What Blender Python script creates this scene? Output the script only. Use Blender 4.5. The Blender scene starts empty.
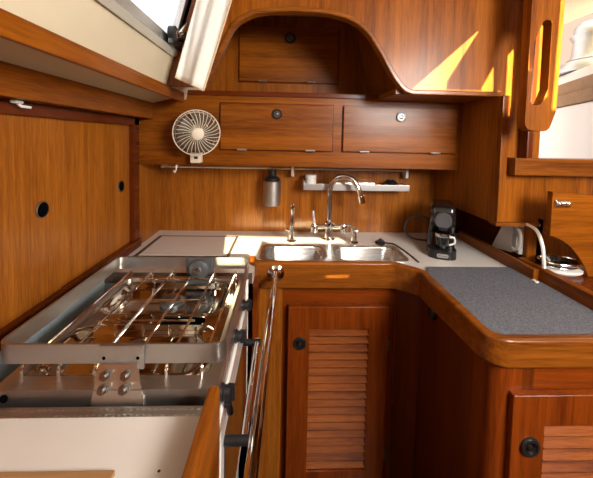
import bpy, bmesh, math, random
from mathutils import Vector, Matrix
random.seed(4)
PI = math.pi
SC = bpy.context.scene
COL = SC.collection

# ------------------------------------------------------------------ materials
def _mat(name):
    m = bpy.data.materials.new(name); m.use_nodes = True
    nt = m.node_tree
    return m, nt, nt.nodes['Principled BSDF']

def plain(name, col, rough=.5, metal=0., coat=0., noise=0., nscale=30., bump=0., trans=0., sheen=0., spec=None):
    m, nt, b = _mat(name)
    b.inputs['Base Color'].default_value = (*col, 1)
    b.inputs['Roughness'].default_value = rough
    b.inputs['Metallic'].default_value = metal
    b.inputs['Coat Weight'].default_value = coat
    b.inputs['Transmission Weight'].default_value = trans
    b.inputs['Sheen Weight'].default_value = sheen
    if spec is not None: b.inputs['Specular IOR Level'].default_value = spec
    tc = nt.nodes.new('ShaderNodeTexCoord')
    n = nt.nodes.new('ShaderNodeTexNoise'); n.inputs['Scale'].default_value = nscale; n.inputs['Detail'].default_value = 5
    nt.links.new(tc.outputs['Object'], n.inputs['Vector'])
    if noise:
        r = nt.nodes.new('ShaderNodeValToRGB')
        r.color_ramp.elements[0].position = .3; r.color_ramp.elements[1].position = .7
        r.color_ramp.elements[0].color = (*[c*(1-noise) for c in col], 1)
        r.color_ramp.elements[1].color = (*[min(1, c*(1+noise)) for c in col], 1)
        nt.links.new(n.outputs['Fac'], r.inputs['Fac']); nt.links.new(r.outputs['Color'], b.inputs['Base Color'])
    if bump:
        bp = nt.nodes.new('ShaderNodeBump'); bp.inputs['Strength'].default_value = bump; bp.inputs['Distance'].default_value = .002
        nt.links.new(n.outputs['Fac'], bp.inputs['Height']); nt.links.new(bp.outputs['Normal'], b.inputs['Normal'])
    return m

def wood(name, dark, light, axis, rough=.32, coat=.1, scale=1.):
    m, nt, b = _mat(name)
    N = nt.nodes.new; L = nt.links.new
    tc = N('ShaderNodeTexCoord')
    def layer(along, across, sc, det):
        mp = N('ShaderNodeMapping')
        s = [across*scale]*3; s['xyz'.index(axis)] = along*scale
        mp.inputs['Scale'].default_value = s
        L(tc.outputs['Object'], mp.inputs['Vector'])
        n = N('ShaderNodeTexNoise'); n.inputs['Scale'].default_value = sc; n.inputs['Detail'].default_value = det
        n.inputs['Distortion'].default_value = .4
        L(mp.outputs['Vector'], n.inputs['Vector']); return n.outputs['Fac']
    a = layer(.5, 14, 1, 3); f = layer(3, 70, 1, 5); k = layer(14, 240, 1, 2)
    def mix(x, y, t):
        q = N('ShaderNodeMix'); q.data_type = 'FLOAT'; q.inputs[0].default_value = t
        L(x, q.inputs[2]); L(y, q.inputs[3]); return q.outputs[0]
    fac = mix(mix(a, f, .45), k, .30)
    r = N('ShaderNodeValToRGB'); e = r.color_ramp.elements
    e[0].position = .33; e[0].color = (*dark, 1); e[1].position = .66; e[1].color = (*light, 1)
    L(fac, r.inputs['Fac']); L(r.outputs['Color'], b.inputs['Base Color'])
    b.inputs['Roughness'].default_value = rough
    b.inputs['Coat Weight'].default_value = coat; b.inputs['Coat Roughness'].default_value = .18
    b.inputs['Specular IOR Level'].default_value = .2
    bp = N('ShaderNodeBump'); bp.inputs['Strength'].default_value = .12; bp.inputs['Distance'].default_value = .001
    L(fac, bp.inputs['Height']); L(bp.outputs['Normal'], b.inputs['Normal'])
    return m

def brushed(name, col, rough, axis='y', amt=.12):
    m, nt, b = _mat(name)
    N = nt.nodes.new; L = nt.links.new
    tc = N('ShaderNodeTexCoord'); mp = N('ShaderNodeMapping')
    s = [260]*3; s['xyz'.index(axis)] = 4; mp.inputs['Scale'].default_value = s
    n = N('ShaderNodeTexNoise'); n.inputs['Scale'].default_value = 1; n.inputs['Detail'].default_value = 3
    L(tc.outputs['Object'], mp.inputs['Vector']); L(mp.outputs['Vector'], n.inputs['Vector'])
    mr = N('ShaderNodeMapRange'); mr.inputs[3].default_value = rough-amt*.6; mr.inputs[4].default_value = rough+amt
    L(n.outputs['Fac'], mr.inputs[0]); L(mr.outputs[0], b.inputs['Roughness'])
    b.inputs['Base Color'].default_value = (*col, 1); b.inputs['Metallic'].default_value = 1
    return m

TEAK_D, TEAK_L = (.13, .030, .003), (.42, .140, .014)
MAH_D, MAH_L = (.095, .020, .0015), (.35, .102, .006)
RED_D, RED_L = (.075, .012, .0015), (.26, .050, .004)
M = {}
M['shaded_mahogany'] = wood('shaded_mahogany', (.045, .008, .0012), (.15, .030, .003), 'z')  # red mahogany darkened to paint the shade on the corner cabinet's side
for ax in 'xyz':
    M['teak_'+ax] = wood('teak_'+ax, TEAK_D, TEAK_L, ax, scale=1.5)
    M['mah_'+ax] = wood('mahogany_'+ax, MAH_D, MAH_L, ax)
    M['red_'+ax] = wood('red_mahogany_'+ax, RED_D, RED_L, ax, rough=.3)
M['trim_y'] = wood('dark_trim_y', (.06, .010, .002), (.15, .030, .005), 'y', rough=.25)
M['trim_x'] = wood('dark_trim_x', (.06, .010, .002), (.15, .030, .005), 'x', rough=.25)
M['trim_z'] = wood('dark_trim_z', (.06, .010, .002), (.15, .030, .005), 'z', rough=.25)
M['edge_x'] = wood('edge_x', (.07, .015, .0015), (.31, .092, .009), 'x', rough=.32, coat=.3)
M['edge_y'] = wood('edge_y', (.07, .015, .0015), (.31, .092, .009), 'y', rough=.32, coat=.3)
M['louvre'] = wood('louvre_slats', RED_D, (.34, .085, .007), 'x', rough=.5, coat=0, scale=1.8)
M['louvre'].node_tree.nodes['Principled BSDF'].inputs['Specular IOR Level'].default_value = .12
M['board'] = wood('plywood_board', (.28, .15, .06), (.40, .23, .11), 'x', rough=.5, coat=0)
M['laminate'] = plain('white_laminate', (.69, .65, .61), .28, noise=.02, nscale=8, coat=.2)
M['seam'] = plain('dark_seam', (.09, .06, .045), .5)
M['steel'] = brushed('brushed_steel', (.60, .58, .56), .26, 'y')
M['steel_x'] = brushed('brushed_steel_x', (.50, .48, .46), .36, 'x', .06)
M['sinksteel'] = brushed('sink_steel', (.66, .65, .63), .27, 'x', .06)
M['hob'] = brushed('hob_steel', (.52, .48, .42), .09, 'x', .03)
M['satin'] = plain('satin_steel', (.50, .48, .46), .42, 1, noise=.06, nscale=40)
M['plate'] = plain('bright_satin_steel', (.68, .65, .61), .33, 1)
M['chrome'] = plain('chrome', (.80, .80, .80), .06, 1)
M['alu'] = brushed('aluminium', (.70, .71, .71), .32, 'y')
M['dark_steel'] = plain('dark_steel', (.30, .29, .28), .3, 1)
M['grey_metal'] = plain('grey_cast_metal', (.10, .105, .11), .42, .3)
M['black'] = plain('black_plastic', (.012, .012, .013), .3)
M['black_gloss'] = plain('gloss_black_plastic', (.010, .010, .011), .12, coat=.5)
M['hole'] = plain('black_recess', (.003, .003, .003), .9, spec=0)
M['grey_disc'] = plain('charcoal_disc', (.07, .07, .075), .4)
M['enamel'] = plain('white_enamel', (.80, .79, .76), .2, coat=.4)
M['white_plastic'] = plain('white_plastic', (.78, .77, .74), .35)
M['cream_plastic'] = plain('cream_plastic', (.78, .70, .56), .4)
M['smoke_blade'] = plain('dull_blade', (.10, .07, .045), .4)
M['frame_paint'] = plain('window_frame_paint', (.42, .40, .34), .35)
M['grey_clear'] = plain('smoky_plastic', (.45, .46, .46), .2)
M['vinyl'] = plain('cream_vinyl', (.62, .545, .40), .5, noise=.05, nscale=6, bump=.15)
M['felt'] = plain('grey_blue_felt', (.115, .118, .138), .95, noise=.35, nscale=260, bump=.6, spec=.1)
M['cloth'] = plain('white_cotton', (.80, .77, .72), .9, noise=.04, nscale=60, bump=.2)
M['cloth_hem'] = plain('tan_hem', (.62, .47, .31), .9)
M['wellgrey'] = plain('blue_grey_panel', (.36, .45, .50), .35, noise=.06, nscale=12)
M['gelcoat'] = plain('white_gelcoat', (.86, .82, .74), .3, coat=.3)
M['canvas'] = plain('pale_pink_canvas', (.060, .038, .045), .95)
M['floor'] = wood('sole_boards', (.020, .007, .003), (.045, .016, .006), 'y')
def glass():
    m, nt, b = _mat('clear_glass')
    b.inputs['Base Color'].default_value = (.6, .6, .6, 1); b.inputs['Transmission Weight'].default_value = 1; b.inputs['Roughness'].default_value = 0; b.inputs['IOR'].default_value = 1.1
    return m
M['glass'] = glass()

# ------------------------------------------------------------------ mesh builder
def fillet(pts, r, n=6, closed=False):
    out = []; P = [Vector(p) for p in pts]; k = len(P)
    for i, p in enumerate(P):
        if not closed and i in (0, k-1): out.append(p); continue
        a, b = P[i-1]-p, P[(i+1) % k]-p
        la, lb = a.length, b.length; a.normalize(); b.normalize()
        ang = a.angle(b)
        if ang > PI-.02: out.append(p); continue
        d = min(r/math.tan(ang/2), la*.49, lb*.49)
        p0, p1 = p+a*d, p+b*d
        for j in range(n+1):
            t = j/n
            out.append(p0*(1-t)**2 + p*2*t*(1-t) + p1*t*t)
    return out

def smooth_path(pts, n=6):
    P = [Vector(p) for p in pts]; out = []
    for i in range(len(P)-1):
        p0 = P[max(i-1, 0)]; p1 = P[i]; p2 = P[i+1]; p3 = P[min(i+2, len(P)-1)]
        for j in range(n):
            t = j/n
            out.append(.5*((2*p1)+(p2-p0)*t+(2*p0-5*p1+4*p2-p3)*t*t+(3*p1-p0-3*p2+p3)*t**3))
    out.append(P[-1]); return out

def rrect(x0, x1, y0, y1, r, n=6):
    out = []
    for cx, cy, a in ((x1-r, y1-r, 0), (x0+r, y1-r, 90), (x0+r, y0+r, 180), (x1-r, y0+r, 270)):
        for j in range(n+1):
            t = math.radians(a+90*j/n); out.append((cx+r*math.cos(t), cy+r*math.sin(t)))
    return out

class MB:
    def __init__(s): s.bm = bmesh.new()
    def _merge(s, b):
        me = bpy.data.meshes.new('_t'); b.to_mesh(me); b.free(); s.bm.from_mesh(me); bpy.data.meshes.remove(me)
    def box(s, x0, x1, y0, y1, z0, z1, bev=0., seg=2, rot=None):
        b = bmesh.new(); bmesh.ops.create_cube(b, size=1)
        for v in b.verts:
            v.co = Vector(((x0+x1)/2+v.co.x*(x1-x0), (y0+y1)/2+v.co.y*(y1-y0), (z0+z1)/2+v.co.z*(z1-z0)))
        if bev: bmesh.ops.bevel(b, geom=b.edges[:], offset=bev, segments=seg, affect='EDGES', profile=.5)
        if rot is not None:
            c = Vector(((x0+x1)/2, (y0+y1)/2, (z0+z1)/2))
            bmesh.ops.rotate(b, verts=b.verts, cent=c, matrix=rot)
        s._merge(b); return s
    def tube(s, pts, r, n=10, closed=False, flat=1.):
        P = [Vector(p) for p in pts]; k = len(P); rings = []; b = s.bm
        up = None
        for i in range(k):
            if closed: t = P[(i+1) % k]-P[i-1]
            else: t = P[min(i+1, k-1)]-P[max(i-1, 0)]
            t.normalize()
            if up is None:
                up = Vector((0, 0, 1)) if abs(t.z) < .9 else Vector((1, 0, 0))
            u = (up-t*up.dot(t)).normalized(); w = t.cross(u); up = u
            rr = r(i/(k-1)) if callable(r) else r
            rings.append([b.verts.new(P[i]+(u*math.cos(2*PI*j/n)+w*flat*math.sin(2*PI*j/n))*rr) for j in range(n)])
        for i in range(k if closed else k-1):
            A, B = rings[i], rings[(i+1) % k]
            for j in range(n): b.faces.new((A[j], A[(j+1) % n], B[(j+1) % n], B[j]))
        if not closed:
            b.faces.new(rings[0][::-1]); b.faces.new(rings[-1])
        return s
    def sweep(s, path, prof, closed=False):
        """profile (side, up) swept along a path lying roughly in XY"""
        P = [Vector(p) for p in path]; k = len(P); rings = []; b = s.bm; Z = Vector((0, 0, 1))
        for i in range(k):
            a = (P[i]-P[i-1]) if (closed or i) else P[1]-P[0]
            c = (P[(i+1) % k]-P[i]) if (closed or i < k-1) else P[-1]-P[-2]
            a.normalize(); c.normalize(); t = (a+c).normalized()
            sd = t.cross(Z).normalized(); m = 1/max(.5, math.cos(a.angle(c)/2))
            rings.append([b.verts.new(P[i]+sd*u*m+Z*v) for u, v in prof])
        n = len(prof)
        for i in range(k if closed else k-1):
            A, B = rings[i], rings[(i+1) % k]
            for j in range(n): b.faces.new((A[j], A[(j+1) % n], B[(j+1) % n], B[j]))
        if not closed: b.faces.new(rings[0][::-1]); b.faces.new(rings[-1])
        return s
    def lathe(s, prof, c, axis='z', n=24, flip=1):
        b = s.bm; c = Vector(c); rings = []
        for r, h in prof:
            ring = []
            for j in range(n):
                a = 2*PI*j/n; x, y, z = r*math.cos(a), r*math.sin(a), h*flip
                v = {'z': (x, y, z), 'x': (z, x, y), 'y': (x, z, y)}[axis]
                ring.append(b.verts.new(c+Vector(v)))
            rings.append(ring)
        for A, B in zip(rings, rings[1:]):
            for j in range(n): b.faces.new((A[j], A[(j+1) % n], B[(j+1) % n], B[j]))
        if prof[0][0] > 1e-5: b.faces.new(rings[0][::-1])
        if prof[-1][0] > 1e-5: b.faces.new(rings[-1])
        return s
    def loft(s, rings, cap0=False, cap1=True):
        b = s.bm; R = [[b.verts.new(Vector(p)) for p in r] for r in rings]
        for A, B in zip(R, R[1:]):
            n = len(A)
            for j in range(n): b.faces.new((A[j], A[(j+1) % n], B[(j+1) % n], B[j]))
        if cap0: b.faces.new(R[0][::-1])
        if cap1: b.faces.new(R[-1])
        return s
    def plate(s, outer, holes, f0, f1):
        """flat plate with holes: f0, f1 map (u,v) to the two faces"""
        b = bmesh.new(); loops = [outer]+list(holes)
        def side(f):
            es = []; vs = []
            for lp in loops:
                v = [b.verts.new(Vector(f(*p))) for p in lp]; vs.append(v)
                for i in range(len(v)): es.append(b.edges.new((v[i-1], v[i])))
            bmesh.ops.triangle_fill(b, edges=es, use_beauty=True); return vs
        A = side(f0); B = side(f1)
        for va, vb in zip(A, B):
            for i in range(len(va)): b.faces.new((va[i-1], va[i], vb[i], vb[i-1]))
        s._merge(b); return s
    def grid(s, fn, nu, nv):
        b = s.bm; V = [[b.verts.new(Vector(fn(i/nu, j/nv))) for j in range(nv+1)] for i in range(nu+1)]
        for i in range(nu):
            for j in range(nv): b.faces.new((V[i][j], V[i+1][j], V[i+1][j+1], V[i][j+1]))
        return s
    def ball(s, c, rx, ry=None, rz=None, u=16, v=10):
        ry = ry or rx; rz = rz or rx
        b = bmesh.new(); bmesh.ops.create_uvsphere(b, u_segments=u, v_segments=v, radius=1)
        for q in b.verts: q.co = Vector((c[0]+q.co.x*rx, c[1]+q.co.y*ry, c[2]+q.co.z*rz))
        s._merge(b); return s
    def build(s, name, mat, parent=None, sharp=38, label=None, solid=0):
        b = s.bm
        bmesh.ops.remove_doubles(b, verts=b.verts, dist=1e-6)
        bmesh.ops.recalc_face_normals(b, faces=b.faces)
        org = world_loc(parent) if parent else None
        if org is None:
            lo = Vector((min(v.co.x for v in b.verts), min(v.co.y for v in b.verts), min(v.co.z for v in b.verts)))
            hi = Vector((max(v.co.x for v in b.verts), max(v.co.y for v in b.verts), lo.z))
            org = (lo+hi)/2; loc = org
        else: loc = Vector((0, 0, 0))
        for v in b.verts: v.co -= org
        for f in b.faces: f.smooth = True
        for e in b.edges:
            if len(e.link_faces) == 2 and e.calc_face_angle(0) > math.radians(sharp): e.smooth = False
        me = bpy.data.meshes.new(name); b.to_mesh(me); b.free()
        me.materials.append(mat if not isinstance(mat, str) else M[mat])
        o = bpy.data.objects.new(name, me); COL.objects.link(o); o.location = loc
        if parent: o.parent = parent
        if label: o['label'] = label
        wn = o.modifiers.new('normals', 'WEIGHTED_NORMAL'); wn.keep_sharp = True; wn.weight = 60
        if solid:
            md = o.modifiers.new('thick', 'SOLIDIFY'); md.thickness = solid; md.offset = 0
        return o

def world_loc(o):
    v = Vector((0, 0, 0))
    while o: v = v+o.location; o = o.parent
    return v
def thing(name, label, cat, loc, group=None):
    o = bpy.data.objects.new(name, None); o.empty_display_size = .05; COL.objects.link(o); o.location = loc
    o['label'] = label; o['category'] = cat
    if group: o['group'] = group
    return o
def tag(o, label, cat, group=None):
    o['label'] = label; o['category'] = cat
    if group: o['group'] = group
    return o
def struct(o, label=None):
    o['kind'] = 'structure'
    if label: o['label'] = label
    return o
def roundprof(u0, u1, v0, v1, r=.006, n=3):
    return rrect(u0, u1, v0, v1, r, n)

# ------------------------------------------------------------------ SETTING
struct(MB().box(-1.0, 1.6, -.8, 2.0, -.03, 0).build('floor', 'floor'))
# deckhead with made-up gaps cut to shape the sun patches
CEIL_Z = 1.97
# patches wanted on bulkhead and grab post, traced back along the sun to deckhead
def gap(pts, yp): return [(x+.09*(CEIL_Z-z)/.32, yp-(CEIL_Z-z)/.32) for x, z in pts]
SUN_HOLES = [gap([(.44, 1.540), (.700, 1.540), (.700, 1.572), (.575, 1.572), (.69, 1.765), (.679, 1.781), (.444, 1.563)], 1.13),
         gap([(.703, 1.540), (.772, 1.540), (.772, 1.572), (.748, 1.572), (.742, 1.657), (.703, 1.58)], 1.13),
         gap([(.804, 1.49), (.824, 1.50), (.824, 1.765), (.804, 1.74)], 1.0), gap([(.841, 1.46), (.95, 1.46), (.95, 1.84), (.849, 1.84)], 1.0)]
cm = MB().plate([(-.40, -.8), (1.35, -.8), (1.35, 1.62), (-.40, 1.62)], SUN_HOLES, lambda x, y: (x, y, CEIL_Z), lambda x, y: (x, y, CEIL_Z+.03))
struct(cm.build('ceiling', 'vinyl'))
AFT_SUN_SLOTS = [[(-.04, 1.56), (.07, 1.56), (.11, 1.64), (.15, 1.628), (.50, 1.632), (.48, 1.660), (.10, 1.664), (-.06, 1.668)], [(.33, 1.505), (.42, 1.507), (.43, 1.520), (.34, 1.518)]]  # made-up slots in the unseen aft wall, passing sun to worktop and fiddle
struct(MB().plate([(-1.0, 0), (1.35, 0), (1.35, 2.0), (-1.0, 2.0)], AFT_SUN_SLOTS, lambda x, z: (x, -.80, z), lambda x, z: (x, -.83, z)).build('wall_aft', 'mah_z'))
# hull side behind the lockers and back splash
struct(MB().box(-.66, -.61, 1.355, 1.62, .90, 1.57).box(-.66, -.61, 1.09, 1.62, 0, .90).box(-1.0, -.90, -.8, 1.62, 0, 1.55).build('wall_left', 'teak_z'))
struct(MB().box(-.62, .80, 1.59, 1.62, 0, 1.58).box(-.41, .80, 1.59, 1.62, 1.58, 2.0).build('wall_back', 'teak_z'))
# cabin side above the rail, leaning inboard, with a long window opening
def side(y, z, off=0.): return (-.412+(z-1.55)*.27-off, y, z+off*.27)
win = rrect(-.30, 1.135, 1.672, 1.90, .04)
struct(MB().plate([(-.8, 1.54), (1.588, 1.54), (1.588, 1.99), (-.8, 1.99)], [win], lambda y, z: side(y, z), lambda y, z: side(y, z, .03)).build('wall_port', 'vinyl'))
w = MB()
ring = rrect(-.30, 1.135, 1.672, 1.90, .04)
def ringloft(mb, a, b, offa, offb):
    """frame between outer outline a and inner outline b, standing proud of the cabin side"""
    mb.loft([[side(y, z, offb) for y, z in a], [side(y, z, offa) for y, z in a], [side(y, z, offa) for y, z in b], [side(y, z, offb) for y, z in b]], cap1=False)
ringloft(w, rrect(-.315, 1.15, 1.655, 1.915, .05), rrect(-.295, 1.13, 1.677, 1.895, .04), -.008, .03)
wf = struct(w.build('window_1', 'frame_paint'))
w = MB(); ringloft(w, rrect(-.29, 1.125, 1.682, 1.89, .04), rrect(-.265, 1.10, 1.706, 1.866, .03), .0, .02)
w.build('sash', 'alu', wf)
MB().plate(rrect(-.27, 1.105, 1.70, 1.872, .03), [], lambda y, z: side(y, z, .010), lambda y, z: side(y, z, .014)).build('pane', 'glass', wf)
# window clamp
c = side(1.075, 1.712, -.014)
k = MB().lathe([(0, -.012), (.026, -.012), (.026, .006), (.018, .012), (0, .012)], (c[0], c[1]-.03, c[2]), 'x', 20).lathe([(0, -.012), (.020, -.012), (.020, .014), (.012, .022), (0, .022)], (c[0], c[1]+.022, c[2]+.012), 'x', 16)
k.box(c[0]-.012, c[0]+.006, c[1]-.05, c[1]+.045, c[2]-.034, c[2]-.016, .003)
ko = k.build('latch', 'black', wf, label='black window clamp')
MB().tube([c, (c[0]+.018, c[1]-.01, c[2]+.012), (c[0]+.022, c[1]+.03, c[2]+.05)], .008, 10).lathe([(0, .006), (.014, .006), (.012, .014), (0, .016)], (c[0], c[1]-.03, c[2]), 'x', 16).build('screw', 'chrome', wf)
# cream lining strip outboard of the rail, rail, deep fascia board
struct(MB().loft([[(-.60, y, 1.512), (-.411, y, 1.560), (-.411, y, 1.580), (-1.0, y, 1.58), (-1.0, y, 1.50)] for y in (-.8, 1.37)], cap0=True).build('trim_1', 'vinyl'))
struct(MB().sweep([(-.412, -.8, 0), (-.412, 1.30, 0)], rrect(0, .012, 1.522, 1.561, .003, 3)).build('trim_2', 'mah_y'))
struct(MB().box(-.575, -.55, -.8, 1.368, 1.458, 1.533, .002).box(-.64, -.57, -.8, 1.368, 1.458, 1.468).build('trim_3', 'mah_y'))
# forward bulkhead, arched over the upper locker, with the companionway window at right
arch = [(-.285, 1.56), (-.236, 1.652), (-.20, 1.733), (-.172, 1.778), (-.13, 1.806), (-.087, 1.820), (-.02, 1.828), (.036, 1.831), (.10, 1.829), (.158, 1.823), (.21, 1.811), (.247, 1.794), (.285, 1.764), (.312, 1.728), (.34, 1.687), (.365, 1.643), (.385, 1.612), (.407, 1.584), (.427, 1.566), (.45, 1.558)]
archs = [(p.x, p.y) for p in smooth_path([(x, z, 0) for x, z in arch], 3)]
outl = [(-.300, 1.985), (-.415, 1.56)]+archs+[(.77, 1.558), (.77, 1.09), (.905, 1.09), (.905, .90), (1.6, .90), (1.6, 1.32), (.90, 1.32), (.90, 1.985)]
struct(MB().plate(outl, [], lambda x, z: (x, 1.13, z), lambda x, z: (x, 1.152, z)).build('wall_forward', 'mah_z'))
# arch moulding and ledge nosing
am = MB()
am.bm.free(); am.bm = bmesh.new()
P = [Vector((x, 0, z)) for x, z in archs]+[Vector((.60, 0, 1.558)), Vector((.772, 0, 1.558))]
rings = []
for i, p in enumerate(P):
    t = (P[min(i+1, len(P)-1)]-P[max(i-1, 0)]).normalized(); nrm = Vector((-t.z, 0, t.x))
    rings.append([p+nrm*a+Vector((0, y, 0)) for a, y in ((-.003, 1.121), (.007, 1.121), (.010, 1.124), (.010, 1.156), (-.006, 1.156), (-.006, 1.124))])
am.loft(rings, cap0=True)
struct(am.build('trim_4', 'edge_x'))
struct(MB().box(.40, .77, 1.152, 1.372, 1.556, 1.578).build('trim_5', 'mah_x'))
# side return of the bulkhead beside the lockers
struct(MB().box(.77, .795, 1.152, 1.592, 1.095, 1.985).build('wall_right', 'teak_z'))
struct(MB().box(.765, .93, 1.105, 1.135, 1.088, 1.100, .003).build('trim_6', 'edge_x'))
struct(MB().box(.772, .80, 1.112, 1.131, 1.10, 1.556, .004).build('trim_11', 'mah_z'))
struct(MB().box(.847, .872, 1.085, 1.131, 1.33, 1.985, .006).build('trim_7', 'trim_z'))
struct(MB().box(.868, .905, 1.10, 1.131, 1.33, 1.985, .003).build('trim_8', 'mah_z'))
struct(MB().box(.805, 1.6, 1.08, 1.16, 1.275, 1.336, .004).build('trim_9', 'edge_x'))
struct(MB().box(1.33, 1.36, -.8, 1.0, 0, 1.97).box(1.33, 1.36, 1.0, 1.13, 0, .9).build('wall_starboard', 'mah_z'))  # unseen side wall, added to hold sky light out of the cabin
# recess behind the right worktop
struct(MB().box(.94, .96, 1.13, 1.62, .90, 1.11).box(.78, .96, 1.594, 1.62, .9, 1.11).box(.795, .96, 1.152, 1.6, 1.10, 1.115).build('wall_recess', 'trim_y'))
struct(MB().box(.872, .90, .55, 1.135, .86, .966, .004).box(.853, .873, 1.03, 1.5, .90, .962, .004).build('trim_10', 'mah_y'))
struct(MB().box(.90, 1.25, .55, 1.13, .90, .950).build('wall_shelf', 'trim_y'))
# outside: canvas screen and cockpit coaming
struct(MB().box(1.0, 6, 4.2, 4.25, .5, 4.5).build('backdrop_canvas', 'canvas'))

# handhold post with a slot
hole = [(p.x, p.y) for p in fillet([(.772, 1.508, 0), (.772, 1.70, 0), (.800, 1.772, 0), (.826, 1.772, 0), (.826, 1.56, 0), (.806, 1.508, 0)], .02, 5, True)]
post = [(p.x, p.y) for p in fillet([(.758, 1.985, 0), (.758, 1.43, 0), (.835, 1.425, 0), (.856, 1.49, 0), (.862, 1.75, 0), (.866, 1.985, 0)], .028, 5, False)]
hp = MB().plate(post, [hole], lambda x, z: (x, .985, z), lambda x, z: (x, 1.02, z))
ho = hp.build('grab_post', 'mah_z')
bv = ho.modifiers.new('round', 'BEVEL'); bv.width = .006; bv.segments = 3; bv.angle_limit = math.radians(50)
tag(ho, 'varnished wooden grab post with a long hand slot beside the companionway window', 'grab post')

# ------------------------------------------------------------------ LOCKERS
def knob(parent, c, axis='y', r=.022, name='knob', flip=-1):
    o = MB().lathe([(0, 0), (r, 0), (r, .004), (r*.9, .007), (r*.66, .007), (r*.62, .002), (0, .002)], c, axis, 28, flip).build(name, 'black', parent)
    MB().lathe([(r*.60, .002), (r*.58, .005), (r*.50, .005), (r*.46, .002)], c, axis, 24, flip).lathe([(0, .0018), (r*.30, .0018), (r*.26, .006), (0, .007)], c, axis, 20, flip).build('button', 'dark_steel', o, label='steel push button')
    return o
def hinge(parent, x, y, z):
    return MB().box(x-.020, x+.020, y-.004, y+.001, z-.004, z+.004, .0015).tube([(x-.020, y-.005, z), (x+.020, y-.005, z)], .003, 8).build('hinge', 'alu', parent)

lk = thing('sliding_locker', 'long teak locker with two sliding doors along the left hull side', 'locker', (-.63, .6, .92))
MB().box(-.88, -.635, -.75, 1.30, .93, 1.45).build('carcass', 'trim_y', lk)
f = MB().box(-.64, -.600, -.75, 1.355, 1.426, 1.458, .003).box(-.64, -.592, -.75, 1.355, .922, .958, .004).box(-.64, -.600, 1.312, 1.355, .93, 1.458, .003)
f.build('face_frame', 'trim_y', lk)
MB().box(-.64, -.618, 1.296, 1.314, .95, 1.43).build('door_stop', 'trim_z', lk)
for y0, y1, x, kp in ((-.70, .893, -.611, .827), (.86, 1.298, -.615, 1.229)):
    d = MB().box(x-.012, x, y0, y1, .955, 1.430, .0015).build('door', 'teak_z', lk)
    r = MB().lathe([(.0215, 0), (.0215, .003), (.0190, .004), (.0185, -.002)], (x, kp, 1.193), 'x', 28).build('finger_pull', 'dark_steel', d)
    MB().lathe([(0, .0008), (.0187, .0008), (.0187, .0012), (0, .0012)], (x, kp, 1.193), 'x', 24).build('hole', 'hole', r)

ov = thing('overhead_locker', 'wide varnished locker with two drop doors over the sink', 'locker', (.08, 1.48, 1.266))
MB().box(-.612, .77, 1.372, 1.588, 1.266, 1.578).build('carcass', 'mah_x', ov)
MB().box(-.612, .77, 1.362, 1.374, 1.562, 1.582, .003).build('top_edge', 'trim_x', ov)
for x0, x1 in ((-.268, .205), (.252, .745)):
    d = MB().box(x0, x1, 1.358, 1.372, 1.337, 1.530, .0025).build('door', 'mah_x', ov)
    MB().box(x0-.005, x1+.005, 1.3705, 1.373, 1.332, 1.535).build('shadow_gap', 'trim_x', d)
    xm = (x0+x1)/2
    knob(d, (xm, 1.358, 1.489))
    for hx in (x0+.092, x1-.092): hinge(d, hx, 1.357, 1.337)
ul = thing('niche_locker', 'recessed locker with a single drop door under the arch', 'locker', (0, 1.57, 1.58))
MB().box(-.44, .44, 1.552, 1.588, 1.580, 1.968).build('front_panel', 'mah_z', ul)
d = MB().box(-.217, .252, 1.538, 1.552, 1.655, 1.912, .0025).build('door', 'mah_x', ul)
MB().box(-.222, .257, 1.5505, 1.5525, 1.650, 1.917).build('shadow_gap', 'trim_x', d)
knob(d, (.02, 1.538, 1.861), r=.026)
for hx in (-.105, .125): hinge(d, hx, 1.537, 1.657)
MB().loft([[(.405, 1.552, 1.58), (.505, 1.153, 1.58), (.53, 1.153, 1.58), (.43, 1.57, 1.58)], [(.30, 1.552, 1.968), (.395, 1.153, 1.968), (.42, 1.153, 1.968), (.325, 1.57, 1.968)]], cap0=True).build('end_panel', 'mah_z', ul)

# ------------------------------------------------------------------ WORKTOPS
SX0, SX1, SY0, SY1 = -.085, .500, 1.190, 1.385
wt = thing('worktop', 'white laminate worktop running round the sink to the right-hand side', 'worktop', (.1, 1.4, .90))
outl = [(-.608, 1.085), (-.098, 1.085), (-.098, 1.152), (.44, 1.152), (.48, 1.08), (.492, .735), (.54, .705), (.872, .705), (.853, 1.03), (.853, 1.16), (.938, 1.16), (.938, 1.592), (-.608, 1.592)]
MB().plate(outl, [rrect(SX0+.01, SX1-.01, SY0+.01, SY1-.01, .03)], lambda x, y: (x, y, .92), lambda x, y: (x, y, .885)).build('top', 'laminate', wt)
# lid let into the top, outlined by a dark seam
MB().plate([(-.575, 1.235), (-.206, 1.235), (-.206, 1.505), (-.575, 1.505)], [[(-.560, 1.247), (-.218, 1.247), (-.218, 1.493), (-.560, 1.493)]], lambda x, y: (x, y, .9195), lambda x, y: (x, y, .9206)).build('lid_seam', 'seam', wt)
MB().box(-.558, -.220, 1.249, 1.491, .915, .9215, .001).build('lid', 'laminate', wt)
MB().box(-.608, -.10, 1.083, 1.0865, .885, .921).build('edge_band', 'seam', wt)
fp = fillet([(-.110, 1.33, 0), (-.110, 1.152, 0), (.415, 1.152, 0), (.492, 1.08, 0), (.492, .700, 0), (1.25, .700, 0)], .045, 7)
fp[0] = Vector((-.110, 1.20, 0))
prof = rrect(-.014, .014, .838, .938, .008, 3)
fm = MB().sweep(fp, prof)
for v in fm.bm.verts:
    if v.co.z < .9: v.co.z += .030*min(1, max(0, (1.16-v.co.y)/.45))
fm.build('fiddle', 'edge_x', wt, label='rounded wooden edging')
mat = [(p.x, p.y) for p in fillet([(.512, 1.130, 0), (.845, 1.135, 0), (.845, 1.02, 0), (.866, 1.02, 0), (.866, .705, 0), (.510, .705, 0)], .006, 3, True)]
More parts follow.
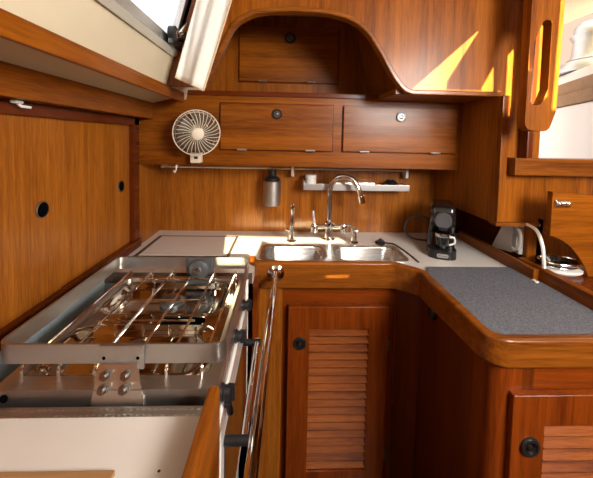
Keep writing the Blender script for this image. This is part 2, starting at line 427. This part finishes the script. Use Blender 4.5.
mat = [(.535, 1.137), (.850, 1.137), (.850, 1.028), (.868, 1.026), (.868, .718), (.54, .718), (.524, .726), (.514, .745), (.511, 1.075)]
tag(MB().plate(mat, [], lambda x, y: (x, y, .9205), lambda x, y: (x, y, .9265)).build('counter_mat', 'felt'), 'grey felt mat covering the right-hand worktop', 'mat')

nw = thing('side_worktop', 'white worktop with a wooden side nearest the viewer beside the stove', 'worktop', (-.35, .2, 0))
MB().box(-.608, -.118, -.4, .516, .89, .92).build('top', 'laminate', nw)
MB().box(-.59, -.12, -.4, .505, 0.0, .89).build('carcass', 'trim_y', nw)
MB().box(-.120, -.100, -.4, .528, .05, .966, .006).build('side_panel', 'mah_y', nw)
tag(MB().box(-.60, -.222, .10, .424, .9205, .9285, .002).build('cutting_board', 'board'), 'tan wooden board lying on the near white worktop at bottom left', 'board')
MB().ball((-.165, .428, .9203), .0022, .0022, .0006).build('speck', 'black', nw)

# ------------------------------------------------------------------ BASE CABINETS
def louvre_door(parent, x0, x1, z0, z1, y, stile_l, stile_r, rail_t, rail_b, mat, lmat, pitch=.0305):
    d = MB().plate([(x0, z0), (x1, z0), (x1, z1), (x0, z1)], [[(x0+stile_l, z0+rail_b), (x1-stile_r, z0+rail_b), (x1-stile_r, z1-rail_t), (x0+stile_l, z1-rail_t)]], lambda x, z: (x, y-.02, z), lambda x, z: (x, y, z)).build('door', mat, parent)
    bv = d.modifiers.new('round', 'BEVEL'); bv.width = .0025; bv.segments = 2; bv.angle_limit = math.radians(50)
    lv = MB(); z = z1-rail_t-pitch*.5; R = Matrix.Rotation(math.radians(44), 3, 'X')
    while z > z0+rail_b:
        lv.box(x0+stile_l-.002, x1-stile_r+.002, y-.0245, y+.004, z-.0035, z+.0035, .002, rot=R); z -= pitch
    lv.box(x0+stile_l-.002, x1-stile_r+.002, y+.0005, y+.002, z0+rail_b, z1-rail_t)
    lv.build('louvre_panel', lmat, d)
    return d
sc = thing('sink_cabinet', 'red mahogany cabinet with a louvred door under the sink', 'cabinet', (.17, 1.3, 0))
MB().box(-.085, .435, 1.172, 1.19, 0, .885).box(-.085, .435, 1.19, 1.58, 0, .05).box(-.098, -.08, 1.09, 1.58, 0, .885).build('carcass', 'red_z', sc)
MB().box(-.098, .006, 1.164, 1.176, 0, .84, .002).build('stile', 'teak_z', sc)
MB().box(.0, .435, 1.166, 1.176, .775, .84, .002).build('top_rail', 'red_x', sc)
d = louvre_door(sc, .028, .403, .05, .770, 1.164, .080, .075, .086, .08, M['red_z'], M['louvre'])
knob(d, (.073, 1.144, .632), r=.024)
for z in (.622, .19): MB().box(.402, .412, 1.146, 1.162, z-.022, z+.022, .002).build('hinge', 'dark_steel', d)

rc = thing('corner_cabinet', 'red mahogany cabinet below the grey mat, louvred door facing forward', 'cabinet', (.75, .95, 0))
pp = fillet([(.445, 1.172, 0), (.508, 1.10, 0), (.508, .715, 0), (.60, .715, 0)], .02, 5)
MB().sweep(pp, [(-.010, 0), (.010, 0), (.010, .868), (-.010, .868)]).build('side_panel', 'shaded_mahogany', rc)
MB().sweep(fillet([(.500, .775, 0), (.500, .707, 0), (.570, .707, 0)], .03, 6), [(-.004, 0), (.004, 0), (.004, .868), (-.004, .868)]).build('corner_post', 'red_z', rc)
MB().box(.545, 1.25, .709, .725, 0, .868).build('front_panel', 'red_x', rc)
d = louvre_door(rc, .540, 1.10, .08, .806, .706, .078, .08, .074, .08, M['red_z'], M['louvre'], .030)
knob(d, (.583, .686, .684), r=.023)
o = MB().lathe([(0, 0), (.024, 0), (.024, .008), (.020, .013), (.010, .015), (.009, .010), (0, .010)], (.498, .999, .832), 'x', 24, -1)
o.build('vent', 'black', rc, label='small round black fitting')

# ------------------------------------------------------------------ SINK AND TAPS
sk = thing('sink', 'stainless steel double-bowl sink let into the white worktop', 'sink', (.2, 1.29, .80))
b = MB().plate(rrect(SX0, SX1, SY0, SY1, .035), [rrect(-.068, .180, 1.203, 1.372, .045), rrect(.215, .485, 1.203, 1.372, .045)], lambda x, y: (x, y, .9205), lambda x, y: (x, y, .9235))
b.build('rim', 'sinksteel', sk)
for x0, x1 in ((-.068, .180), (.215, .485)):
    R = []
    for ins, z, r in ((-.001, .9215, .045), (.002, .915, .045), (.010, .80, .05), (.022, .785, .05), (.05, .780, .04)):
        R.append([(x, y, z) for x, y in rrect(x0+ins, x1-ins, 1.203+ins, 1.372-ins, r, 8)])
    bw = MB().loft(R).build('bowl', 'sinksteel', sk, solid=.001)
    MB().lathe([(0, .002), (.016, .002), (.030, .001), (.034, .004), (.034, .0005), (.0, .0005)], ((x0+x1)/2, 1.29, .7805), 'z', 24).build('drain', 'chrome', bw)

tp = thing('mixer_tap', 'tall chrome gooseneck mixer tap behind the sink', 'tap', (.215, 1.455, .92))
MB().lathe([(0, 0), (.030, 0), (.030, .008), (.020, .014), (.018, .06), (.024, .065), (.024, .085), (.016, .095), (0, .095)], (.215, 1.455, .9203), 'z', 24).build('body', 'chrome', tp)
neck = smooth_path([(.215, 1.455, 1.0), (.215, 1.455, 1.12), (.217, 1.452, 1.165), (.235, 1.445, 1.205), (.272, 1.435, 1.222), (.312, 1.425, 1.208), (.338, 1.417, 1.170), (.350, 1.413, 1.130)], 6)
MB().tube(neck, .0125, 14).build('spout', 'chrome', tp)
MB().tube([(.3495, 1.4131, 1.136), (.356, 1.412, 1.105)], .016, 14).build('nozzle', 'chrome', tp)
cr = MB().tube([(.145, 1.452, .985), (.285, 1.452, .985)], .011, 12)
for x in (.148, .282): cr.lathe([(0, -.025), (.017, -.025), (.019, 0), (.014, .012), (0, .012)], (x, 1.452, .985), 'z', 18)
cr.build('crossbar', 'chrome', tp)
MB().tube([(.148, 1.452, .992), (.146, 1.449, 1.015), (.140, 1.44, 1.062)], lambda t: .0085-.003*t, 10).build('lever', 'chrome', tp)
for x, s in ((.282, 1),):
    MB().tube([(x, 1.452, .990), (x+s*.012, 1.445, .997), (x+s*.035, 1.43, .998)], lambda t: .008-.003*t, 10).build('lever', 'chrome', tp)
st = thing('drinking_water_tap', 'small slim chrome tap left of the tall mixer tap', 'tap', (.043, 1.43, .92))
MB().lathe([(0, 0), (.022, 0), (.022, .006), (.014, .012), (.012, .035), (0, .037)], (.043, 1.43, .9203), 'z', 20).build('base', 'chrome', st)
MB().tube(smooth_path([(.043, 1.43, .94), (.043, 1.43, 1.00), (.046, 1.43, 1.05), (.046, 1.415, 1.085), (.044, 1.39, 1.097), (.042, 1.365, 1.088)], 6), lambda t: .010-.002*t, 12).build('spout', 'chrome', st)
MB().tube([(.043, 1.43, .955), (.03, 1.42, .975), (.012, 1.41, .985)], .005, 8).build('lever', 'chrome', st)
pv = thing('soap_pump', 'short chrome pump standing right of the mixer tap', 'pump', (.31, 1.415, .92))
MB().lathe([(0, 0), (.020, 0), (.020, .006), (.013, .012), (.012, .05), (.016, .055), (.016, .068), (0, .07)], (.325, 1.415, .9203), 'z', 18).build('base', 'chrome', pv)
MB().tube([(.325, 1.415, .985), (.325, 1.405, .995), (.325, 1.365, .993)], .006, 8).build('nozzle', 'chrome', pv)
pg = thing('sink_plug', 'black rubber plug on the worktop behind the right bowl', 'plug', (.43, 1.41, .92))
MB().lathe([(0, 0), (.022, 0), (.024, .006), (.018, .013), (.008, .014), (.006, .022), (0, .023)], (.445, 1.415, .9203), 'z', 20).build('stopper', 'black', pg)
MB().tube(smooth_path([(.452, 1.415, .938), (.47, 1.41, .925), (.50, 1.39, .926), (.517, 1.33, .9225), (.524, 1.26, .9225), (.527, 1.19, .9225)], 5), .0035, 8).build('cord', 'black', pg)

# ------------------------------------------------------------------ BACK SPLASH FITTINGS
rd = thing('hanging_rail', 'thin white rail along the back splash under the overhead locker', 'rail', (0, 1.56, 1.24))
MB().tube([(-.575, 1.545, 1.243), (.615, 1.545, 1.243)], .005, 10).build('rod', 'white_plastic', rd)
for x in (.045, .605): MB().box(x-.007, x+.007, 1.535, 1.592, 1.205, 1.262, .002).build('bracket', 'white_plastic', rd)
MB().box(-.582, -.568, 1.535, 1.592, 1.236, 1.250, .002).build('bracket', 'white_plastic', rd)
cy = thing('cup_dispenser', 'brushed steel cylinder with a black cap hung on the back splash', 'dispenser', (-.05, 1.50, 1.07))
MB().lathe([(0, 0), (.034, 0), (.041, .004), (.041, .115), (.038, .118), (0, .118)], (-.052, 1.505, 1.070), 'z', 32).build('canister', M['satin'], cy)
MB().lathe([(0, 0), (.036, 0), (.036, .012), (.026, .018), (.018, .022), (.018, .05), (0, .05)], (-.052, 1.505, 1.1885), 'z', 28).build('cap', 'black', cy)
MB().box(-.064, -.040, 1.52, 1.589, 1.21, 1.228, .003).build('bracket', 'black', cy)
sh = thing('wall_tray', 'narrow aluminium tray shelf fixed to the back splash behind the tap', 'tray', (.35, 1.55, 1.15))
t = MB().box(.095, .600, 1.49, 1.589, 1.150, 1.154).box(.095, .600, 1.486, 1.491, 1.148, 1.178, .0015).box(.095, .100, 1.488, 1.589, 1.150, 1.195, .001).box(.595, .600, 1.488, 1.589, 1.150, 1.178, .001)
t.build('tray', 'steel_x', sh)
jr = thing('small_jar', 'small white jar standing at the left end of the wall tray', 'jar', (.13, 1.53, 1.154))
MB().lathe([(0, 0), (.023, 0), (.026, .004), (.026, .036), (.022, .042), (0, .042)], (.132, 1.525, 1.1545), 'z', 24).build('body', 'white_plastic', jr)
MB().lathe([(0, 0), (.027, 0), (.027, .018), (.024, .021), (0, .021)], (.132, 1.525, 1.197), 'z', 24).build('lid', 'white_plastic', jr)
sp = MB().grid(lambda u, v: (.485+.075*u+.004*math.sin(9*v), 1.505+.05*v, 1.176+.022*math.sin(PI*u)*math.sin(PI*v)+.006*math.sin(17*u+5*v)), 14, 8)
sp.box(.485, .56, 1.505, 1.555, 1.1545, 1.177, .006)
tag(sp.build('scouring_pad', 'black', sharp=80), 'black scouring pad at the right end of the wall tray', 'scouring pad')
tag(MB().box(.25, .44, 1.51, 1.56, 1.1545, 1.184, .004).build('sponge_box', 'alu'), 'low grey metal box lying in the middle of the wall tray', 'box')
hk = MB().lathe([(0, 0), (.006, 0), (.006, .003), (0, .003)], (-.456, 1.38, 1.2632), 'z', 12).tube([(-.456, 1.38, 1.264), (-.456, 1.376, 1.246), (-.456, 1.356, 1.236), (-.456, 1.348, 1.243)], .0032, 8)
tag(hk.build('cup_hook', 'white_plastic'), 'small white cup hook under the overhead locker below the fan', 'hook')
ck = MB().box(-.589, -.575, .712, .735, 1.450, 1.4575, .003).tube([(-.582, .726, 1.450), (-.580, .733, 1.445), (-.575, .752, 1.444)], .003, 8)
tag(ck.build('ceiling_clip', 'white_plastic'), 'small white clip under the deep fascia board at upper left', 'clip')
# thin pipe clip at the right of the splash
MB().tube([(.66, 1.586, 1.06), (.66, 1.586, 1.26)], .002, 6)

# ------------------------------------------------------------------ FAN
fn = thing('cabin_fan', 'small round cream cabin fan on the overhead locker front', 'fan', (-.365, 1.362, 1.30))
FC = Vector((-.345, 1.285, 1.402))
tilt = Matrix.Rotation(math.radians(8), 3, 'X') @ Matrix.Rotation(math.radians(20), 3, 'Z')
def fan_pt(r, a, h): return FC+tilt@Vector((r*math.cos(a), -h, r*math.sin(a)))
cg = MB()
for k in range(30):
    a = 2*PI*k/30
    pts = [fan_pt(.022, a, .034), fan_pt(.052, a+.10, .032), fan_pt(.079, a+.20, .020), fan_pt(.089, a+.24, 0)]+([fan_pt(.084, a+.22, -.022), fan_pt(.05, a+.2, -.034)] if k % 3 == 0 else [])
    cg.tube(smooth_path(pts, 3), .0013, 5)
for r, h in ((.090, 0), (.081, -.020), (.05, -.034)):
    cg.tube([fan_pt(r, 2*PI*j/40, h) for j in range(40)], .0024, 6, closed=True)
cg.build('cage', 'cream_plastic', fn)
hb = MB().lathe([(0, .042), (.015, .041), (.022, .037), (.024, .030), (.022, .026), (0, .026)], (0, 0, 0), 'y', 24, -1)
for v in hb.bm.verts: v.co = FC+tilt@v.co
hb.build('hub_cap', 'cream_plastic', fn)
bl = MB()
for k in range(5):
    a0 = 2*PI*k/5
    bl.grid(lambda u, v: fan_pt(.015+.066*u, a0+(v-.5)*(1.0+.2*u), (v-.5)*.026+.004), 5, 6)
bl.build('blades', 'smoke_blade', fn, solid=.0015)
mt = MB().lathe([(0, -.06), (.020, -.06), (.027, -.05), (.027, -.01), (.02, 0), (0, 0)], (0, 0, 0), 'y', 24, -1)
for v in mt.bm.verts: v.co = FC+tilt@v.co
mt.build('motor', 'cream_plastic', fn)
br = MB().box(-.385, -.340, 1.325, 1.361, 1.278, 1.326, .006, 3).tube([(-.362, 1.345, 1.32), (-.355, 1.342, 1.36), (-.348, 1.335, 1.395)], .010, 10)
br.build('bracket', 'cream_plastic', fn)
MB().box(-.366, -.352, 1.321, 1.327, 1.296, 1.306, .001).build('switch', 'black', fn)

# ------------------------------------------------------------------ STOVE
sv = thing('gimballed_stove', 'stainless steel boat stove with pan rails left of the sink', 'stove', (-.33, .8, .45))
HX0, HX1, HY0, HY1 = -.500, -.113, .552, 1.020
RZ = .938
rim = MB().plate(rrect(HX0, HX1, HY0, HY1, .006, 2), [rrect(HX0+.016, HX1-.020, HY0+.034, HY1-.016, .02, 4)], lambda x, y: (x, y, RZ), lambda x, y: (x, y, RZ-.042))
rim.build('rim', 'steel_x', sv)
MB().lathe([(0, 0), (.007, 0), (.007, .002), (0, .002)], (-.478, HY0, .924), 'y', 12, -1).build('rim_hole', 'hole', sv)
MB().box(HX0+.003, HX1-.003, HY0+.004, HY1-.004, .45, RZ-.040).build('oven_body', 'dark_steel', sv)
# pressed hob plate: two dished burner wells and a vent slot
WELLS = ((-.315, .675, .158, .078), (-.315, .900, .158, .088))
def hobz(x, y):
    z = .930
    for cx, cy, wx, wy in WELLS:
        dx, dy = max(abs(x-cx)-wx+.04, 0), max(abs(y-cy)-wy+.04, 0)
        d = math.hypot(dx, dy)-.04
        t = min(max(-d/.018, 0), 1); t = t*t*(3-2*t)
        z -= .012*t
        t2 = max(0, 1-abs(d-.004)/.007); z += .003*t2*t2
    return z
hx0, hx1, hy0, hy1 = HX0+.015, HX1-.019, HY0+.033, HY1-.015
hb = MB().grid(lambda u, v: (hx0+(hx1-hx0)*u, hy0+(hy1-hy0)*v, hobz(hx0+(hx1-hx0)*u, hy0+(hy1-hy0)*v)), 90, 110)
hbo = hb.build('hob_plate', 'hob', sv, sharp=60)
slot = [(x, y) for x, y in rrect(-.303, -.187, .768, .793, .012, 6)]
MB().plate(slot, [], lambda x, y: (x, y, .9302), lambda x, y: (x, y, .9312)).build('vent_slot', 'hole', hbo)
for cx, cy in ((-.31, .675), (-.305, .890)):
    b = MB().lathe([(0, 0), (.034, 0), (.034, .007), (.027, .010), (.025, .013), (0, .013)], (cx, cy, .9182), 'z', 28).build('burner', 'grey_metal', sv)
    MB().lathe([(0, .013), (.023, .013), (.022, .018), (.012, .020), (0, .020)], (cx, cy, .9183), 'z', 24).build('burner_cap', 'dark_steel', b)
# pan grid of six long wires bent down at both ends, with cross wires
gr = MB()
for k in range(6):
    x = -.470+.065*k
    gr.tube(fillet([(x, .580, .936), (x, .580, .962), (x, 1.005, .962), (x, 1.005, .934)], .012, 4), .0030, 8)
for cx, cy, wx, wy in WELLS:
    for q in (-.07, .06): gr.tube([(-.425, cy+q, .957), (-.20, cy+q, .957)], .0022, 8)
gr.build('pan_grid', 'chrome', sv)
# fiddle rail, a flat bar ring
fr = fillet([(-.512, .578, 0), (-.104, .578, 0), (-.104, 1.008, 0), (-.512, 1.008, 0)], .024, 7, True)
MB().sweep(fr, [(-.0022, .969), (.0022, .969), (.0022, 1.005), (-.0022, 1.005)], closed=True).build('fiddle_rail', 'steel_x', sv)
# near and far rail holders
h = MB().box(-.326, -.246, .5685, .5755, .962, 1.007, .002)
for x in (-.316, -.256): h.lathe([(0, 0), (.004, 0), (.004, .0012), (0, .0012)], (x, .5685, .985), 'y', 10, -1)
hn = h.build('rail_bracket', 'satin', sv)
for x in (-.316, -.256): MB().lathe([(0, 0), (.0032, 0), (.0032, .0006), (0, .0006)], (x, .5673, .985), 'y', 10, -1).build('screw_hole', 'hole', hn)
pl = MB().loft([
    [(-.329, .5515, .903), (-.237, .5515, .903), (-.237, .5475, .903), (-.329, .5475, .903)],
    [(-.327, .5515, .924), (-.239, .5515, .924), (-.239, .5475, .924), (-.327, .5475, .924)],
    [(-.325, .570, .972), (-.257, .570, .972), (-.257, .566, .974), (-.325, .566, .974)]], cap0=True)
pn = pl.build('pivot_plate', 'plate', sv)
def on_plate(x, t): return Vector((x, .5475+.0185*t, .924+.050*t))
nrm = Vector((0, -.94, .35)).normalized()
for x in (-.309, -.273):
    for t in (.30, .70):
        bq = MB(); p = on_plate(x, t); bq.tube([p, p+nrm*.007], .0088, 6); bq.tube([p+nrm*.007, p+nrm*.014], .005, 8)
        bq.build('bolt', 'dark_steel', pn)
fb = MB().box(-.300, -.216, 1.000, 1.0055, .950, 1.006, .004, 3).lathe([(0, 0), (.030, 0), (.030, .014), (.022, .018), (0, .018)], (-.258, 1.000, .972), 'y', 24, -1)
fb.box(-.280, -.236, .985, 1.003, .930, .975, .006, 3).box(-.297, -.219, .978, 1.003, .928, .942, .004, 3)
fbo = fb.build('pivot_bracket', 'grey_metal', sv)
MB().lathe([(0, 0), (.010, 0), (.010, .010), (0, .011)], (-.258, .983, .972), 'y', 16, -1).build('bolt', 'chrome', fbo)
# front: control strip, door with window, knobs, handle
MB().box(-.120, -.112, HY0+.004, HY1-.004, .86, .932, .002).build('control_strip', 'steel', sv)
MB().box(-.121, -.106, HY0, HY0+.006, .50, .90, .002).box(-.121, -.106, HY1-.008, HY1, .50, .93, .002).box(-.121, -.106, HY0, HY1, .845, .868, .002).build('front_frame', 'enamel', sv)
dr = MB().box(-.120, -.106, HY0+.02, HY1-.02, .50, .845, .003).build('oven_door', 'enamel', sv)
MB().box(-.107, -.1045, HY0+.05, HY1-.05, .54, .80).build('window', 'black_gloss', dr)
hd = MB().tube([(-.068, .60, .792), (-.068, .915, .792)], .008, 12).build('handle', 'chrome', dr)
for y in (.602, .905): MB().tube([(-.106, y, .792), (-.056, y, .792)], .0095, 12).build('handle_end', 'black', hd)
for y in (.600, .776, .925):
    kb = MB().lathe([(0, 0), (.016, 0), (.016, .004), (.013, .006), (.012, .016), (.010, .018), (0, .018)], (-.112, y, .893), 'x', 20)
    kb.box(-.100, -.086, y-.0035, y+.0035, .876, .910, .002)
    kb.build('control_knob', 'black', sv)
MB().tube([(-.106, .60, .868), (-.098, .60, .868), (-.094, .60, .85)], .007, 8).build('door_latch', 'black', sv)
# lining of the stove recess
struct(MB().box(-.606, -.598, .525, 1.082, .50, .918).box(-.606, -.14, 1.084, 1.090, .10, .884).box(-.606, -.51, .525, 1.082, .60, .61).build('wall_well', 'wellgrey'))
# embossed tread strip along the worktop edge in front of the stove
ts = MB().box(-.608, -.121, .5165, .541, .890, .917)
random.seed(2)
for i in range(46):
    for j in range(2):
        x = -.60+.0103*i+(.005 if j == 1 else 0); y = .523+.0115*j
        ts.ball((x, y, .917), .0040, .0026, .0010, 6, 4)
tag(ts.build('tread_strip', 'steel_x'), 'narrow embossed metal strip between the near white worktop and the stove', 'strip')
# crash bar
cb = thing('crash_bar', 'long polished crash bar running fore and aft in front of the stove', 'rail', (-.03, 1.13, .90))
MB().tube([(-.020, 1.136, .900), (-.046, .15, .900)], .0105, 16).build('bar', 'chrome', cb)
MB().lathe([(0, 0), (.030, 0), (.030, .005), (.020, .010), (.017, .022), (0, .022)], (-.020, 1.1375, .900), 'y', 24, -1).build('end_flange', 'chrome', cb)

# ------------------------------------------------------------------ COFFEE MACHINE
cf = thing('coffee_machine', 'black capsule coffee machine at the back right corner of the worktop', 'coffee machine', (.68, 1.33, .92))
CA = Matrix.Rotation(math.radians(-22), 3, 'Z')
def cz(mb):
    for v in mb.bm.verts: v.co = Vector((.668, 1.30, .9205))+CA@v.co
    return mb
b = MB().loft([[(x, y, z) for x, y in rrect(-w*1.1, w*1.1, y0, .13, .02, 4)] for z, w, y0 in ((0, .050, -.01), (.02, .050, 0), (.085, .048, .005), (.120, .046, -.040), (.165, .045, -.045), (.195, .043, -.035), (.205, .036, -.02))], cap0=True)
cz(b).build('body', 'black_gloss', cf)
cz(MB().loft([[(x, y, z) for x, y in rrect(-.053, .053, -.085, 0, .035, 6)] for z in (.0, .030, .034)], cap0=True)).build('drip_tray', 'black', cf)
cz(MB().lathe([(0, 0), (.033, 0), (.033, .006), (.030, .009), (.012, .008), (0, .008)], (0, -.044, .148), 'y', 28, -1)).build('front_disc', 'grey_disc', cf, label='round charcoal disc')
cz(MB().box(-.014, .014, -.055, -.035, .108, .122, .003)).build('coffee_spout', 'black', cf)
cz(MB().plate(rrect(-.021, .021, .008, .023, .006, 4), [], lambda x, z: (x, -.0862, z), lambda x, z: (x, -.0842, z))).build('badge', 'alu', cf, label='small silver badge')
tcu = bpy.data.curves.new('badge_text', 'FONT'); tcu.body = "De'Longhi"; tcu.size = .0085; tcu.align_x = 'CENTER'; tcu.align_y = 'CENTER'; tcu.extrude = .0002
to = bpy.data.objects.new('_badge', tcu); COL.objects.link(to)
dg = bpy.context.evaluated_depsgraph_get(); me = bpy.data.meshes.new_from_object(to.evaluated_get(dg)); bpy.data.objects.remove(to)
tm = MB(); tm.bm.from_mesh(me)
for v in tm.bm.verts: v.co = Vector((v.co.x, -.0866-v.co.z, .0155+v.co.y))
cz(tm).build('badge_lettering', 'black', cf)
cord = smooth_path([(.665, 1.39, 1.035), (.62, 1.40, 1.055), (.575, 1.42, 1.035), (.560, 1.43, .985), (.595, 1.42, .945), (.665, 1.40, .940)], 6)
MB().tube(cord, .0045, 8).build('power_cord', 'black', cf)
cpc = Vector((.668, 1.30, .9205))+CA@Vector((0, -.045, .0345))
cp = thing('espresso_cup', 'small dark glass cup with a steel rim on the coffee machine tray', 'cup', cpc)
MB().lathe([(0, 0), (.020, 0), (.023, .004), (.027, .052), (.025, .052), (.021, .006), (0, .006)], cpc, 'z', 24).build('bowl', 'black_gloss', cp)
MB().lathe([(.0272, .050), (.0285, .052), (.0285, .062), (.0265, .064), (.0, .060)], cpc, 'z', 24).build('rim', 'chrome', cp)
hx = cpc+Vector((.030, -.012, .030))
MB().tube(smooth_path([hx+Vector((-.006, .002, .018)), hx+Vector((.010, -.004, .016)), hx+Vector((.012, -.005, -.004)), hx+Vector((-.006, .002, -.014))], 5), .004, 8).build('handle', 'white_plastic', cp)

# ------------------------------------------------------------------ SOCKET, CABLES, TRAY
ad = thing('power_adapter', 'white mains adapter on the recess wall behind the grey mat', 'adapter', (.91, 1.23, .96))
MB().plate([(p.x, p.y) for p in fillet([(1.315, .945, 0), (1.255, 1.052, 0), (1.192, 1.062, 0), (1.192, .962, 0)], .008, 3, True)], [], lambda y, z: (.895, y, z), lambda y, z: (.939, y, z)).build('body', 'white_plastic', ad)
MB().box(.890, .938, 1.150, 1.190, .968, 1.078, .006, 3).box(.884, .892, 1.158, 1.182, 1.0, 1.04, .003).build('plug', 'grey_clear', ad, label='grey plug')
MB().tube(smooth_path([(.93, 1.26, 1.08), (.89, 1.20, 1.082), (.876, 1.15, 1.075), (.870, 1.12, 1.05), (.870, 1.125, 1.01), (.876, 1.155, .985), (.889, 1.185, .985)], 6), .0055, 8).build('cable', 'white_plastic', ad)
wc = MB().tube(smooth_path([(.905, 1.16, 1.072), (.885, 1.125, 1.092), (.878, 1.09, 1.096), (.874, 1.05, 1.086), (.873, 1.025, 1.046), (.874, 1.017, 1.0), (.878, 1.018, .972)], 6), .0055, 8)
tag(wc.build('charging_cable', 'white_plastic'), 'thick white cable arching from the plug to the wooden ledge by the oval dish', 'cable')
tag(MB().box(.838, .850, 1.000, 1.022, .9268, .9335, .003).build('cable_clip', 'white_plastic'), 'tiny white clip at the outer edge of the grey mat', 'clip')
fl = thing('locker_flap', 'wooden locker front with a curved cut-out at the right edge', 'locker', (1.0, 1.0, .95))
arc = [(p.x, p.y) for p in smooth_path([(.874, 1.088, 0), (.905, 1.078, 0), (.945, 1.052, 0), (.978, 1.015, 0), (1.002, .98, 0), (1.012, .952, 0)], 4)]
MB().plate([(.874, 1.232), ]+arc+[(1.25, .952), (1.25, 1.20)], [], lambda x, z: (x, .998, z), lambda x, z: (x, 1.018, z)).build('panel', 'mah_x', fl)
lt = MB().box(.880, .930, .990, .998, 1.183, 1.207, .003)
for x in (.889, .906, .921): lt.ball((x, .988, 1.195), .008, .006, .008, 12, 8)
lt.build('latch', 'chrome', fl)
at_ = thing('oval_dish', 'shallow black dish with a chrome rim in the curved locker opening', 'dish', (.93, 1.0, .95))
def ell(cx, cy, rx, ry, z, n=36): return [(cx+rx*math.cos(2*PI*j/n), cy+ry*math.sin(2*PI*j/n), z) for j in range(n)]
MB().loft([ell(.960, 1.040, .052, .040, .9505), ell(.960, 1.040, .062, .048, .958), ell(.960, 1.040, .062, .048, .966), ell(.960, 1.040, .055, .042, .967)], cap0=True).build('base', 'white_plastic', at_)
MB().loft([ell(.955, 1.045, .045, .034, .9675), ell(.955, 1.045, .062, .047, .985), ell(.955, 1.045, .060, .045, .987), ell(.955, 1.045, .040, .030, .974)], cap0=True).build('bowl', 'black_gloss', at_)
MB().tube(ell(.955, 1.045, .063, .048, .988), .0042, 8, closed=True).tube(ell(.955, 1.045, .052, .039, .9725), .003, 8, closed=True).build('rim', 'chrome', at_)
# ------------------------------------------------------------------ TOWEL
def towel(u, v):
    # u across, v from the bottom up
    z = 1.545+.41*v
    xl = -.350+.095*v; xr = -.258+.13*v
    x = xl+(xr-xl)*u
    y = 1.045+.016*math.sin(2.2*PI*u+.8*v)*(.4+.6*(1-v))+.012*math.sin(5*PI*u+2*v)*(.3+.7*v)-.02*u
    return (x, y, z+.030*(1-u)*(1-v)-.012*u*(1-v))
tw = thing('hanging_towel', 'white cloth with tan hems hanging at the end of the window', 'towel', (-.33, 1.05, 1.57))
MB().grid(towel, 28, 24).build('cloth', 'cloth', tw, sharp=80, solid=.003)
MB().tube([Vector(towel(1, j/24))+Vector((0, -.001, 0)) for j in range(25)], .0035, 6).tube([Vector(towel(j/28, 0)) for j in range(29)], .003, 6).build('hem', 'cloth_hem', tw)

# ------------------------------------------------------------------ COCKPIT
co = thing('cockpit_coaming', 'white cockpit coaming with two teak strips seen through the window', 'coaming', (1.36, 1.6, 0))
CR = Matrix.Rotation(math.radians(-19), 3, 'Z')
def cr_(mb):
    for v in mb.bm.verts: v.co = Vector((1.36, 1.6, 0))+CR@v.co
    return mb
cr_(MB().box(0, 1.2, -.42, 2.2, 0, 1.565, .006).box(.035, 1.2, -.42, 2.2, 1.5, 1.690, .006).box(.05, 1.2, -.42, 2.2, 1.6, 1.745, .02)).build('body', 'gelcoat', co)
cr_(MB().box(-.012, .05, -.42, 2.2, 1.567, 1.620, .006)).build('teak_strip', 'board', co)
cr_(MB().box(.006, .06, -.42, 2.2, 1.622, 1.680, .006)).build('teak_strip', 'board', co)
WC = (1.545, 1.55, 1.745)
wn = thing('sheet_winch', 'silver sheet winch on the cockpit coaming outside the window', 'winch', WC)
MB().lathe([(0, 0), (.165, 0), (.165, .015), (.15, .045), (.12, .06), (0, .06)], WC, 'z', 36).build('base', 'satin', wn)
MB().lathe([(0, .06), (.125, .06), (.105, .09), (.10, .16), (.115, .185), (0, .185)], WC, 'z', 36).build('drum', 'satin', wn)
MB().lathe([(0, .185), (.095, .185), (.10, .20), (.10, .225), (.085, .245), (.03, .25), (0, .25)], WC, 'z', 36).build('top_cap', 'satin', wn)

# ------------------------------------------------------------------ LIGHT
wd = bpy.data.worlds.new('sky'); SC.world = wd; wd.use_nodes = True
bg = wd.node_tree.nodes['Background']; bg.inputs['Color'].default_value = (1.0, .95, .92, 1); bg.inputs['Strength'].default_value = 1.9
sd = Vector((-.09, 1, -.32)).normalized()
sl = bpy.data.lights.new('sun', 'SUN'); sl.energy = 34; sl.angle = math.radians(.35); sl.color = (1, .88, .52)
so = bpy.data.objects.new('sun', sl); COL.objects.link(so); so.rotation_euler = sd.to_track_quat('-Z', 'Y').to_euler(); so.location = (0, -3, 4)
def area(name, loc, aim, sx, sy, e, col):
    l = bpy.data.lights.new(name, 'AREA'); l.shape = 'RECTANGLE'; l.size = sx; l.size_y = sy; l.energy = e; l.color = col
    o = bpy.data.objects.new(name, l); COL.objects.link(o); o.location = loc
    o.rotation_euler = (Vector(aim)-Vector(loc)).to_track_quat('-Z', 'Y').to_euler(); return o
area('companionway_daylight', (1.0, -.45, 1.80), (-.3, 1.0, 1.0), .6, .6, 44, (1, .95, .88))

# ------------------------------------------------------------------ CAMERA
cam = bpy.data.cameras.new('camera'); co_ = bpy.data.objects.new('camera', cam); COL.objects.link(co_)
R = Matrix.Rotation(math.radians(-2.2), 4, 'Z') @ Matrix.Rotation(math.radians(87), 4, 'X') @ Matrix.Rotation(math.radians(1.2), 4, 'Z')
co_.matrix_world = Matrix.Translation((0, 0, 1.385)) @ R
cam.sensor_width = 36; cam.lens = 36*320/593; cam.shift_x = .000917; cam.shift_y = -.1399; cam.clip_start = .02
SC.camera = co_
vs = SC.view_settings
vs.view_transform = 'Standard'; vs.look = 'None'; vs.gamma = 1; vs.use_curve_mapping = False; vs.exposure = .35
SC.cycles.use_denoising = True
